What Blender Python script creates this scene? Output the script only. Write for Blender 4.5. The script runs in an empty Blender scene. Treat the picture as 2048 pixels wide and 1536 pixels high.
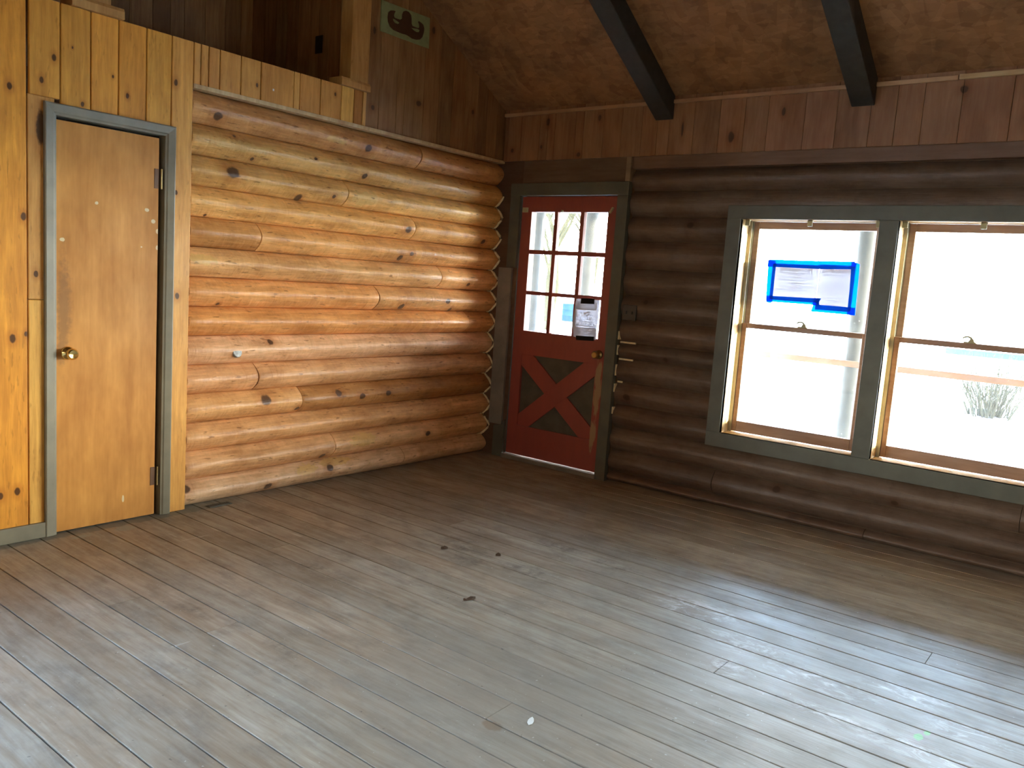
import bpy, bmesh, math, random
from mathutils import Vector, Matrix
C = bpy.context.scene.collection
R0 = random.Random(7)
PI = math.pi

# ------------------------------------------------------------------ node helpers
class NT:
    def __init__(s, name):
        m = bpy.data.materials.new(name); m.use_nodes = True
        s.m = m; s.t = m.node_tree; s.t.nodes.clear()
        s.out = s.t.nodes.new('ShaderNodeOutputMaterial')
    def n(s, t, **k):
        d = s.t.nodes.new('ShaderNode' + t)
        for a, b in k.items(): setattr(d, a, b)
        return d
    def put(s, sock, v):
        if isinstance(v, bpy.types.NodeSocket): s.t.links.new(v, sock)
        elif v is not None:
            if hasattr(sock.default_value, '__len__'):
                v = tuple(v)
                L = len(sock.default_value)
                if len(v) < L: v = v + (1.0,) * (L - len(v))
                sock.default_value = v[:L]
            else: sock.default_value = v
    def math(s, op, a, b=None, clamp=False):
        d = s.n('Math', operation=op, use_clamp=clamp); s.put(d.inputs[0], a); s.put(d.inputs[1], b); return d.outputs[0]
    def vm(s, op, a, b=None):
        d = s.n('VectorMath', operation=op); s.put(d.inputs[0], a)
        if b is not None: s.put(d.inputs[1], b)
        return d.outputs[1] if op in ('LENGTH', 'DISTANCE', 'DOT_PRODUCT') else d.outputs[0]
    def mix(s, f, a, b, blend='MIX'):
        d = s.n('Mix', data_type='RGBA', blend_type=blend); d.clamp_factor = True
        s.put(d.inputs[0], f); s.put(d.inputs[6], a); s.put(d.inputs[7], b); return d.outputs[2]
    def noise(s, vec, scale, detail=3.0, rough=0.55, dist=0.0):
        d = s.n('TexNoise'); s.put(d.inputs['Vector'], vec); d.inputs['Scale'].default_value = scale
        d.inputs['Detail'].default_value = detail; d.inputs['Roughness'].default_value = rough; d.inputs['Distortion'].default_value = dist
        return d.outputs[0]
    def mr(s, v, a, b, c=0.0, d_=1.0, smooth=False):
        d = s.n('MapRange'); d.clamp = True
        if smooth: d.interpolation_type = 'SMOOTHSTEP'
        s.put(d.inputs[0], v)
        for i, x in enumerate((a, b, c, d_)): s.put(d.inputs[i + 1], x)
        return d.outputs[0]
    def pos(s):
        return s.n('TexCoord').outputs['Object']
    def attr(s, name='tint'):
        d = s.n('Attribute'); d.attribute_name = name; return d
    def bump(s, h, strength, dist=0.01):
        d = s.n('Bump'); d.inputs['Strength'].default_value = strength; d.inputs['Distance'].default_value = dist
        s.put(d.inputs['Height'], h); return d.outputs[0]
    def bsdf(s, col, rough=0.6, metal=0.0, normal=None, spec=0.5, **k):
        d = s.n('BsdfPrincipled'); s.put(d.inputs['Base Color'], col); s.put(d.inputs['Roughness'], rough)
        d.inputs['Metallic'].default_value = metal; s.put(d.inputs['Specular IOR Level'], spec)
        if normal is not None: s.put(d.inputs['Normal'], normal)
        for a, b in k.items(): s.put(d.inputs[a], b)
        s.t.links.new(d.outputs[0], s.out.inputs[0]); return d
    def spots(s, vec2, lst, wob=None, soft=0.55):
        """union mask of ellipses (u, v, ru, rv) on the plane vec2"""
        acc = None
        for (u, v, ru, rv) in lst:
            d = s.vm('SUBTRACT', vec2, (u, v, 0)); d = s.vm('MULTIPLY', d, (1 / ru, 1 / rv, 0))
            L = s.vm('LENGTH', d)
            acc = L if acc is None else s.math('MINIMUM', acc, L)
        if wob is not None: acc = s.math('ADD', acc, wob)
        return s.mr(acc, 1.0, soft, 0.0, 1.0, True), acc

def simple(name, col, rough=0.6, metal=0.0, noise=0.15, scale=14, spec=0.5, bump=0.0):
    t = NT(name); p = t.pos()
    n = t.noise(p, scale, 4)
    f = t.mr(n, 0.3, 0.7, 1 - noise, 1 + noise)
    c = t.mix(1.0, col, t.vm('MULTIPLY', (1, 1, 1), f), 'MULTIPLY')
    nn = t.bump(t.noise(p, scale * 6, 3), bump, 0.003) if bump else None
    t.bsdf(c, rough, metal, nn, spec); return t.m

def wood(name, along, plane, knots=(), pales=(), chips=(), rough=0.5, contrast=0.5, knotcol=(0.045, 0.02, 0.008), chatter=0.0,
         palecol=(0.74, 0.47, 0.16), fine=1.0, bumpk=0.25, blotch=0.25, spec=0.5, dirt=0.0, extra=None, specks=0.0):
    """stained wood; the grain runs along axis `along`; plane = the two axes the knots are given in"""
    t = NT(name); p = t.pos(); a = t.attr('tint')
    sep = t.n('SeparateXYZ'); t.put(sep.inputs[0], p)
    ax = {'x': 0, 'y': 1, 'z': 2}
    sc = [1.0, 1.0, 1.0]; sc[ax[along]] = 0.075
    seed = t.n('CombineXYZ'); t.put(seed.inputs[0], a.outputs['Alpha']); t.put(seed.inputs[1], a.outputs['Alpha']); t.put(seed.inputs[2], a.outputs['Alpha'])
    pv = t.vm('ADD', p, t.vm('MULTIPLY', seed.outputs[0], (37.0, 91.0, 53.0)))
    g = t.vm('MULTIPLY', pv, tuple(sc))
    warp = t.noise(t.vm('MULTIPLY', pv, tuple(0.35 if i == ax[along] else 1.0 for i in range(3))), 5.0, 2)
    cv = t.n('CombineXYZ'); t.put(cv.inputs[plane[0] if plane[0] != ax[along] else plane[1]], t.math('MULTIPLY', warp, 0.05))
    g = t.vm('ADD', g, cv.outputs[0])
    n1 = t.noise(g, 42.0 * fine, 3, 0.6)
    n2 = t.noise(g, 150.0 * fine, 2, 0.6)
    grain = t.mr(n1, 0.33, 0.68, 1 - contrast * 0.5, 1 + contrast * 0.35)
    grain = t.math('MULTIPLY', grain, t.mr(n2, 0.3, 0.7, 1 - contrast * 0.16, 1 + contrast * 0.16))
    big = t.noise(t.vm('MULTIPLY', pv, tuple(0.4 if i == ax[along] else 1.0 for i in range(3))), 6.0, 4, 0.6)
    grain = t.math('MULTIPLY', grain, t.mr(big, 0.3, 0.7, 1 - blotch, 1 + blotch))
    gv = t.n('CombineXYZ')
    for i, e in enumerate((0.75, 1.0, 1.25)): t.put(gv.inputs[i], t.math('POWER', grain, e))
    col = t.mix(1.0, a.outputs['Color'], gv.outputs[0], 'MULTIPLY')
    uv = t.n('CombineXYZ'); t.put(uv.inputs[0], sep.outputs[plane[0]]); t.put(uv.inputs[1], sep.outputs[plane[1]])
    wob = t.math('MULTIPLY', t.math('SUBTRACT', t.noise(p, 38.0, 3), 0.5), 0.9)
    if pales:
        m, _ = t.spots(uv.outputs[0], pales, t.math('MULTIPLY', wob, 1.6), 0.85)
        col = t.mix(t.math('MULTIPLY', m, 0.75), col, palecol)
    if knots:
        m, d = t.spots(uv.outputs[0], knots, t.math('MULTIPLY', wob, 0.55), 0.6)
        halo = t.mr(d, 2.6, 0.8, 0.0, 0.45, True)
        col = t.mix(halo, col, t.mix(1.0, col, (0.62, 0.42, 0.3), 'MULTIPLY'))
        col = t.mix(t.math('MULTIPLY', m, 0.88), col, knotcol)
    if chips:
        m, _ = t.spots(uv.outputs[0], chips, wob, 0.8)
        col = t.mix(m, col, (0.75, 0.62, 0.36))
    h = t.math('ADD', t.math('MULTIPLY', n1, 0.5), t.math('MULTIPLY', n2, 0.3))
    if dirt:
        dn = t.noise(p, 9.0, 6, 0.7)
        col = t.mix(t.mr(dn, 0.48, 0.68, 0.0, dirt), col, t.mix(1.0, col, (0.45, 0.42, 0.4), 'MULTIPLY'))
    if specks:
        sv = t.vm('MULTIPLY', pv, tuple(0.22 if i == ax[along] else 1.0 for i in range(3)))
        a1 = t.noise(sv, 62.0, 2, 0.5); a2 = t.noise(sv, 34.0, 3, 0.6)
        col = t.mix(t.mr(a1, 0.64, 0.72, 0.0, specks), col, t.mix(1.0, col, (0.42, 0.34, 0.26), 'MULTIPLY'))
        col = t.mix(t.mr(a2, 0.60, 0.74, 0.0, specks * 0.7), col, t.mix(1.0, col, (1.35, 1.32, 1.2), 'MULTIPLY'))
        a3 = t.noise(pv, 5.5, 5, 0.68)
        col = t.mix(t.mr(a3, 0.50, 0.72, 0.0, specks * 0.8), col, t.mix(1.0, col, (0.72, 0.62, 0.52), 'MULTIPLY'))
    if chatter:
        cs = t.vm('MULTIPLY', pv, tuple(1.0 if i == ax[along] else 0.25 for i in range(3)))
        w = t.noise(cs, 26.0, 2, 0.5, 0.4)
        h = t.math('ADD', h, t.math('MULTIPLY', w, chatter))
        h = t.math('ADD', h, t.math('MULTIPLY', t.noise(pv, 9.0, 3), chatter * 1.2))
    rg = t.mr(big, 0.3, 0.7, rough + 0.1, rough - 0.08)
    if extra: col, rg = extra(t, p, sep, uv.outputs[0], wob, col, rg)
    t.bsdf(col, rg, 0.0, t.bump(h, bumpk, 0.012), spec)
    return t.m

# ------------------------------------------------------------------ mesh helpers
class MB:
    def __init__(s): s.v = []; s.f = []; s.c = []
    def add(s, vs, fs, tint=None):
        o = len(s.v); s.v += [tuple(v) for v in vs]; s.f += [tuple(i + o for i in f) for f in fs]
        s.c += [tuple(tint) if tint else (0.5, 0.5, 0.5, 0.0)] * len(vs); return s
    def box(s, x0, x1, y0, y1, z0, z1, tint=None):
        vs = [(x, y, z) for x in (x0, x1) for y in (y0, y1) for z in (z0, z1)]
        return s.add(vs, [(0, 1, 3, 2), (4, 6, 7, 5), (0, 4, 5, 1), (2, 3, 7, 6), (0, 2, 6, 4), (1, 5, 7, 3)], tint)
    def prism(s, poly, axis, a0, a1, tint=None):
        """poly of 2-D points; axis the extrusion axis (0,1,2); the 2-D coords are the other axes in order"""
        def mk(p, a):
            q = list(p); q.insert(axis, a); return tuple(q)
        n = len(poly)
        vs = [mk(p, a0) for p in poly] + [mk(p, a1) for p in poly]
        fs = [tuple(range(n)), tuple(range(2 * n - 1, n - 1, -1))] + [(i, i + n, (i + 1) % n + n, (i + 1) % n) for i in range(n)]
        return s.add(vs, fs, tint)
    def tube(s, pts, rad, seg=10, tint=None, cap=True):
        pts = [Vector(p) for p in pts]; rs = rad if hasattr(rad, '__len__') else [rad] * len(pts)
        vs = []; fs = []
        d0 = (pts[1] - pts[0]).normalized(); up = Vector((0, 0, 1)) if abs(d0.z) < 0.9 else Vector((1, 0, 0))
        for i, p in enumerate(pts):
            d = (pts[min(i + 1, len(pts) - 1)] - pts[max(i - 1, 0)]).normalized()
            e1 = d.cross(up).normalized(); e2 = d.cross(e1)
            for k in range(seg):
                a = 2 * PI * k / seg; vs.append(tuple(p + (e1 * math.cos(a) + e2 * math.sin(a)) * rs[i]))
        for i in range(len(pts) - 1):
            for k in range(seg):
                fs.append((i * seg + k, i * seg + (k + 1) % seg, (i + 1) * seg + (k + 1) % seg, (i + 1) * seg + k))
        if cap: fs.append(tuple(range(seg))); fs.append(tuple(range(len(vs) - 1, len(vs) - seg - 1, -1)))
        return s.add(vs, fs, tint)
    def lathe(s, prof, origin, direction, seg=28, tint=None):
        """prof: (distance along direction, radius)"""
        d = Vector(direction).normalized(); up = Vector((0, 0, 1)) if abs(d.z) < 0.9 else Vector((1, 0, 0))
        e1 = d.cross(up).normalized(); e2 = d.cross(e1); o = Vector(origin); vs = []; fs = []
        for (h, r) in prof:
            for k in range(seg):
                a = 2 * PI * k / seg; vs.append(tuple(o + d * h + (e1 * math.cos(a) + e2 * math.sin(a)) * max(r, 1e-5)))
        for i in range(len(prof) - 1):
            for k in range(seg):
                fs.append((i * seg + k, i * seg + (k + 1) % seg, (i + 1) * seg + (k + 1) % seg, (i + 1) * seg + k))
        fs.append(tuple(range(seg))); fs.append(tuple(range(len(vs) - 1, len(vs) - seg - 1, -1)))
        return s.add(vs, fs, tint)
    def build(s, name, mat, parent=None, smooth=False, bevel=0.0, kind=None, angle=40):
        me = bpy.data.meshes.new(name); me.from_pydata(s.v, [], s.f)
        bm = bmesh.new(); bm.from_mesh(me); bmesh.ops.recalc_face_normals(bm, faces=bm.faces); bm.to_mesh(me); bm.free()
        a = me.attributes.new('tint', 'FLOAT_COLOR', 'POINT')
        for i, c in enumerate(s.c): a.data[i].color = c
        if smooth:
            for p in me.polygons: p.use_smooth = True
            me.set_sharp_from_angle(angle=math.radians(angle))
        me.materials.append(mat)
        o = bpy.data.objects.new(name, me); C.objects.link(o)
        if parent is not None:
            o.parent = parent; o.matrix_parent_inverse = parent.matrix_world.inverted() if parent.type != 'EMPTY' else Matrix.Translation(-parent.location)
        if kind: o['kind'] = kind
        if bevel:
            b = o.modifiers.new('edge', 'BEVEL'); b.width = bevel; b.segments = 2; b.limit_method = 'ANGLE'
        return o

def empty(name, loc, label=None, cat=None, group=None, kind=None):
    o = bpy.data.objects.new(name, None); C.objects.link(o); o.location = loc; o.empty_display_size = 0.1
    if label: o['label'] = label
    if cat: o['category'] = cat
    if group: o['group'] = group
    if kind: o['kind'] = kind
    return o
def tag(o, label, cat, group=None):
    o['label'] = label; o['category'] = cat
    if group: o['group'] = group
    return o

def font_mesh(body, size, align='LEFT'):
    cu = bpy.data.curves.new('lettering', 'FONT'); cu.body = body; cu.size = size; cu.align_x = align; cu.resolution_u = 3; cu.offset = size * .022
    o = bpy.data.objects.new('lettering', cu); C.objects.link(o)
    bpy.context.view_layer.update()
    dg = bpy.context.evaluated_depsgraph_get(); me = o.evaluated_get(dg).to_mesh()
    vs = [tuple(v.co) for v in me.vertices]; fs = [tuple(p.vertices) for p in me.polygons]
    o.evaluated_get(dg).to_mesh_clear(); bpy.data.objects.remove(o); bpy.data.curves.remove(cu)
    return vs, fs
def fill_mesh(loops, extrude=0.0):
    """filled 2-D outline with holes -> verts, faces"""
    cu = bpy.data.curves.new('outline', 'CURVE'); cu.dimensions = '2D'; cu.fill_mode = 'BOTH'; cu.extrude = extrude
    for lp in loops:
        sp = cu.splines.new('POLY'); sp.points.add(len(lp) - 1); sp.use_cyclic_u = True
        for i, p in enumerate(lp): sp.points[i].co = (p[0], p[1], 0, 1)
    o = bpy.data.objects.new('outline', cu); C.objects.link(o); bpy.context.view_layer.update()
    dg = bpy.context.evaluated_depsgraph_get(); me = o.evaluated_get(dg).to_mesh()
    vs = [tuple(v.co) for v in me.vertices]; fs = [tuple(p.vertices) for p in me.polygons]
    o.evaluated_get(dg).to_mesh_clear(); bpy.data.objects.remove(o); bpy.data.curves.remove(cu)
    return vs, fs
def font_loops(body, size):
    """outlines of text as 2-D polylines (for punching letters out of an ink band)"""
    cu = bpy.data.curves.new('lettering', 'FONT'); cu.body = body; cu.size = size; cu.align_x = 'CENTER'; cu.fill_mode = 'NONE'; cu.resolution_u = 2
    o = bpy.data.objects.new('lettering', cu); C.objects.link(o); bpy.context.view_layer.update()
    dg = bpy.context.evaluated_depsgraph_get(); me = o.evaluated_get(dg).to_mesh()
    adj = {}
    for e in me.edges:
        a, b = e.vertices; adj.setdefault(a, []).append(b); adj.setdefault(b, []).append(a)
    co = [tuple(v.co[:2]) for v in me.vertices]; seen = set(); loops = []
    for st in adj:
        if st in seen: continue
        lp = [st]; seen.add(st); cur = st
        while True:
            nx = [q for q in adj[cur] if q not in seen]
            if not nx: break
            cur = nx[0]; seen.add(cur); lp.append(cur)
        if len(lp) > 2: loops.append([co[i] for i in lp])
    o.evaluated_get(dg).to_mesh_clear(); bpy.data.objects.remove(o); bpy.data.curves.remove(cu)
    return loops

def vary(c, r, k=0.12, hue=0.05):
    b = 1 + r.uniform(-k, k); h = r.uniform(-hue, hue)
    return (c[0] * b * (1 + h * 0.3), c[1] * b * (1 - h), c[2] * b * (1 - 2 * h), r.random())

# ------------------------------------------------------------------ materials
LOGK = [(-2.492, 2.186, .03), (-1.405, 2.193, .032), (-1.829, 2.061, .013), (-1.421, 2.013, .024), (-2.397, 1.898, .046), (-1.914, 1.818, .028),
        (-1.667, 1.853, .016), (-1.009, 1.706, .032), (-1.057, 1.508, .028), (-.965, 1.542, .022), (-.187, 1.687, .026), (-.326, 1.352, .02),
        (-1.009, 1.169, .03), (-.561, 1.219, .028), (-.483, 1.154, .02), (-2.101, .938, .022), (-2.128, .586, .042), (-1.88, .511, .02),
        (-1.566, .592, .03), (-1.36, .557, .03), (-1.122, .563, .028), (-.697, .229, .028), (-1.613, .093, .03), (-1.658, .175, .026),
        (-2.09, .043, .032), (-2.634, .111, .03), (-2.447, 1.159, .013), (-2.256, 1.995, .013), (-2.532, 1.649, .01), (-2.38, 2.10, .012)]
LOGP = [(-1.41, 1.868, .12, .045), (-2.57, 1.405, .10, .03), (-1.33, .25, .13, .045), (-1.80, .105, .10, .03), (-1.55, .125, .14, .022), (-2.363, 2.05, .22, .03), (-1.679, 2.20, .08, .02)]
BK = [(-3.403, 2.171, .014), (-3.349, 2.283, .016), (-3.405, 1.957, .036), (-3.483, 1.545, .018), (-3.43, 1.284, .015), (-3.533, .981, .02), (-3.475, 1.001, .012),
      (-3.517, .247, .019), (-3.59, .235, .018), (-3.002, 2.184, .012), (-2.736, 1.746, .013), (-2.72, 1.2, .018), (-3.538, 2.114, .016), (-2.747, 2.306, .016),
      (-3.266, 2.349, .006), (-3.075, 2.261, .008), (-3.22, 2.10, .012), (-2.26, 2.40, .012), (-1.70, 2.47, .012)]
BKNOTS = [(y, z, r * .8, r * (2.6 if r > .03 else 1.25)) for (y, z, r) in BK]
M = {}
M['log_left'] = wood('varnished_log', 'y', (1, 2), [(y, z, r * 1.05, r * .85) for (y, z, r) in LOGK], LOGP, rough=0.36, contrast=0.42, knotcol=(0.06, 0.032, 0.02), chatter=0.9, bumpk=0.42, blotch=0.26, dirt=0.3, spec=0.28, specks=0.8)
M['log_right'] = wood('shaded_log', 'x', (0, 2), [(1.259, .633, .035, .03), (1.343, 1.318, .02, .02), (1.539, .936, .02, .02), (1.63, 1.856, .03, .025), (2.4, .2, .03, .025), (3.1, .27, .025, .02)], (), rough=0.5, contrast=0.4, chatter=0.7, bumpk=0.35, blotch=0.25, dirt=0.5)
M['pine'] = wood('orange_pine_board', 'z', (1, 2), BKNOTS, (), rough=0.42, contrast=0.36, bumpk=0.08, blotch=0.16, knotcol=(0.05, 0.022, 0.01), specks=0.35, spec=0.25)
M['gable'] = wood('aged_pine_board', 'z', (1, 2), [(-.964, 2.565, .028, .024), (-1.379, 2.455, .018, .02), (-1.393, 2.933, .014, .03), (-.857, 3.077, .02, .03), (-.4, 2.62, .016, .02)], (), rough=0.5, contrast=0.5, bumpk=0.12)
M['frieze'] = wood('frieze_board', 'z', (0, 2), [(.861, 2.596, .016, .024), (1.869, 2.415, .024, .04), (.408, 2.595, .02, .034), (.36, 2.415, .012, .018), (.083, 2.4, .016, .018), (.701, 2.347, .02, .02), (2.197, 2.55, .014, .03), (3.183, 2.603, .024, .024), (1.52, 2.481, .01, .06)], (), rough=0.5, contrast=0.35, bumpk=0.1)
M['plain_wood'] = wood('plain_board', 'x', (0, 2), (), (), rough=0.55, contrast=0.3, bumpk=0.1)
M['loft'] = wood('loft_board', 'z', (1, 2), (), (), rough=0.5, contrast=0.55, bumpk=0.1)
def slab_extra(t, p, sep, uv, wob, col, rg):
    st, _ = t.spots(uv, [(-3.30, 1.12, .045, .34), (-3.31, .92, .03, .12)], t.math('MULTIPLY', wob, 1.2), 0.3)
    col = t.mix(t.math('MULTIPLY', st, 0.5), col, (0.14, 0.075, 0.04))
    return col, rg
M['slab'] = wood('veneer_door', 'z', (1, 2), (), (), [(-3.146, 1.645, .009, .008), (-2.889, 1.638, .014, .01), (-2.853, 1.583, .013, .012), (-2.83, 1.534, .011, .014), (-2.83, 1.449, .011, .014), (-3.309, 1.454, .013, .010), (-2.916, 1.447, .005, .004), (-3.0, .12, .006, .018)], rough=0.42, contrast=0.22, fine=0.5, bumpk=0.03, blotch=0.28, extra=slab_extra, spec=0.2)
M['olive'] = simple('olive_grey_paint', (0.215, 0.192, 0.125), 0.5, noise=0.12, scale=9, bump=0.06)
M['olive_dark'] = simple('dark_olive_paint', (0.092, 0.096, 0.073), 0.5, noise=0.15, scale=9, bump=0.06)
M['grey_board'] = simple('bare_grey_board', (0.20, 0.18, 0.15), 0.7, noise=0.15, scale=12, bump=0.1)
M['caulk'] = simple('yellowed_caulk', (0.85, 0.72, 0.44), 0.6, noise=0.2, scale=30)
M['black_beam'] = simple('black_painted_beam', (0.022, 0.024, 0.024), 0.55, noise=0.3, scale=18, bump=0.3)
M['brass'] = simple('polished_brass', (0.78, 0.60, 0.24), 0.16, 1.0, noise=0.03)
M['dull_brass'] = simple('dull_brass', (0.40, 0.30, 0.13), 0.35, 1.0, noise=0.1)
M['hinge_leaf'] = simple('brown_hinge', (0.13, 0.06, 0.02), 0.5, 0.2)
M['clip'] = simple('cream_clip', (0.42, 0.38, 0.2), 0.5, noise=0.1)
M['jamb'] = wood('bare_pine_jamb', 'z', (1, 2), (), (), rough=0.5, contrast=0.3, bumpk=0.05)
M['liner'] = simple('grey_track', (0.30, 0.29, 0.22), 0.5)
M['sash'] = wood('brown_sash', 'x', (0, 2), (), (), rough=0.5, contrast=0.3, bumpk=0.05)
M['plate'] = simple('dark_plate', (0.035, 0.036, 0.035), 0.4)
M['outlet'] = simple('brown_plate', (0.015, 0.01, 0.008), 0.4)
M['sign'] = simple('pale_green_board', (0.25, 0.30, 0.14), 0.6, noise=0.12, scale=20)
M['emblem'] = simple('brown_emblem_paint', (0.07, 0.03, 0.012), 0.5)
M['leaf'] = simple('dry_leaf', (0.10, 0.06, 0.03), 0.7)
M['chip'] = simple('white_chip', (0.80, 0.80, 0.74), 0.6, noise=0.05)
M['black_tape'] = simple('black_tape', (0.005, 0.005, 0.005), 0.7, spec=0.2)
M['plug'] = simple('grey_plug', (0.36, 0.37, 0.36), 0.45, 0.3, noise=0.35, scale=60)
M['rail'] = wood('raw_rail', 'x', (0, 2), (), (), rough=0.6, contrast=0.25, bumpk=0.1)
M['post'] = simple('weathered_post', (0.022, 0.022, 0.02), 0.8, noise=0.3, scale=7)
M['porch'] = simple('porch_boards', (0.22, 0.19, 0.15), 0.8, noise=0.2, scale=5)
M['teal'] = simple('pale_teal_bar', (0.014, 0.022, 0.020), 0.8, spec=0.1)
M['ground_dry'] = simple('dry_ground', (0.50, 0.455, 0.37), 0.95, noise=0.2, scale=2)
M['twig'] = simple('dry_twig', (0.022, 0.018, 0.009), 0.9, noise=0.3, spec=0.1)
M['mulch'] = simple('mulch', (0.03, 0.016, 0.01), 0.95, noise=0.4, scale=25)
M['bark'] = simple('pale_bark', (0.020, 0.0165, 0.008), 0.9, noise=0.3, spec=0.02)
M['drum'] = simple('pale_blue_drum', (0.005, 0.016, 0.024), 0.9, spec=0.02)

def osb():
    t = NT('stained_chipboard'); p = t.pos()
    v = t.n('TexVoronoi'); v.feature = 'F1'; v.inputs['Scale'].default_value = 15
    w = t.vm('ADD', t.vm('MULTIPLY', p, (1.0, 0.45, 0.45)), t.vm('MULTIPLY', t.n('TexNoise').outputs[1], (0.15, 0.15, 0.15)))
    t.put(v.inputs['Vector'], w)
    sp = t.n('SeparateColor'); t.put(sp.inputs[0], v.outputs['Color'])
    v2 = t.n('TexVoronoi'); v2.inputs['Scale'].default_value = 32; t.put(v2.inputs['Vector'], t.vm('MULTIPLY', p, (0.5, 1.0, 1.0)))
    s2 = t.n('SeparateColor'); t.put(s2.inputs[0], v2.outputs['Color'])
    f = t.math('ADD', t.math('MULTIPLY', sp.outputs[0], 0.5), t.math('MULTIPLY', s2.outputs[1], 0.5))
    col = t.mix(f, (0.19, 0.088, 0.034), (0.38, 0.20, 0.085))
    hi = t.mr(t.noise(p, 26, 2), 0.66, 0.74, 0, 0.5)
    col = t.mix(hi, col, (0.36, 0.20, 0.085))
    dk = t.mr(t.noise(p, 3.2, 5, 0.65), 0.45, 0.7, 0, 0.5)
    col = t.mix(dk, col, (0.075, 0.04, 0.018))
    t.bsdf(col, 0.6, 0, t.bump(f, 0.3, 0.006)); return t.m
M['osb'] = osb()

def floor_mat():
    def ex(t, p, sep, uv, wob, col, rg):
        # bare grey boards darkened near the windows to offset the strong light; blotches, scuffs and paint marks
        n = t.noise(p, 2.1, 6, 0.62)
        nf = t.noise(t.vm('MULTIPLY', p, (0.6, 1.0, 1.0)), 7.5, 6, 0.7)
        col = t.mix(t.mr(nf, 0.47, 0.72, 0.0, 0.5), col, (0.13, 0.115, 0.10))
        light_cut, _ = t.spots(uv, [(3.2, -2.0, 1.35, 1.0), (2.7, -3.0, 1.0, 0.9), (4.2, -2.6, 1.3, 1.2)], t.math('MULTIPLY', t.math('SUBTRACT', n, 0.5), 1.6), 0.15)
        col = t.mix(t.math('MULTIPLY', light_cut, 0.6), col, (0.275, 0.25, 0.205))
        br, _ = t.spots(uv, [(0.3, -1.0, 1.4, 1.5), (1.2, -.45, 2.2, .75)], t.math('MULTIPLY', t.math('SUBTRACT', n, 0.5), 1.2), 0.2)
        col = t.mix(t.math('MULTIPLY', br, 0.3), col, (0.13, 0.10, 0.075))
        sc, _ = t.spots(uv, [(3.0, -1.95, .30, .13), (3.35, -2.05, .32, .12), (3.05, -2.2, .12, .12), (3.75, -2.3, .34, .10), (3.5, -2.28, .25, .09), (3.62, -1.9, .22, .1), (2.7, -1.75, .3, .16), (3.85, -2.05, .2, .1)], None, 0.2)
        scn = t.mr(t.noise(t.vm('MULTIPLY', p, (0.55, 1.3, 1.0)), 15, 6, 0.72, 0.9), 0.48, 0.66, 0, 1)
        col = t.mix(t.math('MULTIPLY', t.math('MULTIPLY', sc, scn), 0.65), col, (0.80, 0.80, 0.78))
        dk, _ = t.spots(uv, [(1.6, -2.05, .16, .08), (1.45, -1.9, .3, .16), (1.9, -1.95, .25, .12), (1.8, -1.5, .25, .12), (2.15, -1.55, .2, .1), (1.25, -3.35, .14, .05), (1.75, -3.3, .18, .05), (1.25, -2.7, .3, .1)], t.math('MULTIPLY', wob, 1.0), 0.1)
        dn = t.mr(t.noise(p, 11, 5, 0.7), 0.42, 0.62, 0, 1)
        col = t.mix(t.math('MULTIPLY', t.math('MULTIPLY', dk, dn), 0.6), col, (0.07, 0.062, 0.055))
        sm, _ = t.spots(uv, [(.115, -3.045, .05, .06), (.11, -3.27, .025, .06)], wob, 0.6)
        col = t.mix(sm, col, (0.34, 0.33, 0.27))
        g, _ = t.spots(uv, [(3.725, -2.20, .016, .034), (3.742, -2.15, .012, .022)], wob, 0.6)
        col = t.mix(t.math('MULTIPLY', g, 0.85), col, (0.20, 0.50, 0.17))
        bt, _ = t.spots(uv, [(2.67, -3.155, .045, .03)], wob, 0.6)
        col = t.mix(t.math('MULTIPLY', bt, 0.6), col, (0.20, 0.13, 0.07))
        sr, _ = t.spots(uv, [(.36, -2.93, .07, .007), (.47, -2.87, .008, .10), (.42, -2.72, .06, .008), (.95, -3.62, .05, .006), (1.5, -3.55, .008, .05), (.75, -2.45, .05, .012)], t.math('MULTIPLY', wob, 1.5), 0.5)
        col = t.mix(t.math('MULTIPLY', sr, 0.5), col, (0.55, 0.52, 0.46))
        wsp = t.mr(t.noise(p, 55, 2), 0.72, 0.75, 0, 0.6)
        col = t.mix(wsp, col, (0.62, 0.60, 0.55))
        bsp = t.mr(t.noise(t.vm('ADD', p, (3.0, 5.0, 0.0)), 42, 2), 0.71, 0.76, 0, 0.6)
        col = t.mix(bsp, col, (0.09, 0.08, 0.07))
        # painted strip left along the foot of the left wall
        xs = t.math('ADD', sep.outputs[0], t.math('MULTIPLY', t.math('SUBTRACT', t.noise(p, 13, 4), 0.5), 0.09))
        strip = t.mr(xs, 0.075, 0.055, 0, 1); ym = t.mr(sep.outputs[1], -2.2, -2.6, 0, 1)
        col = t.mix(t.math('MULTIPLY', t.math('MULTIPLY', strip, ym), 0.75), col, (0.15, 0.165, 0.14))
        return col, t.mr(nf, 0.35, 0.65, 0.42, 0.62)
    return wood('worn_floor_board', 'x', (0, 1), (), (), rough=0.45, contrast=0.42, fine=0.9, bumpk=0.14, blotch=0.16, extra=ex, spec=0.3)
M['floor'] = floor_mat()

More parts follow.
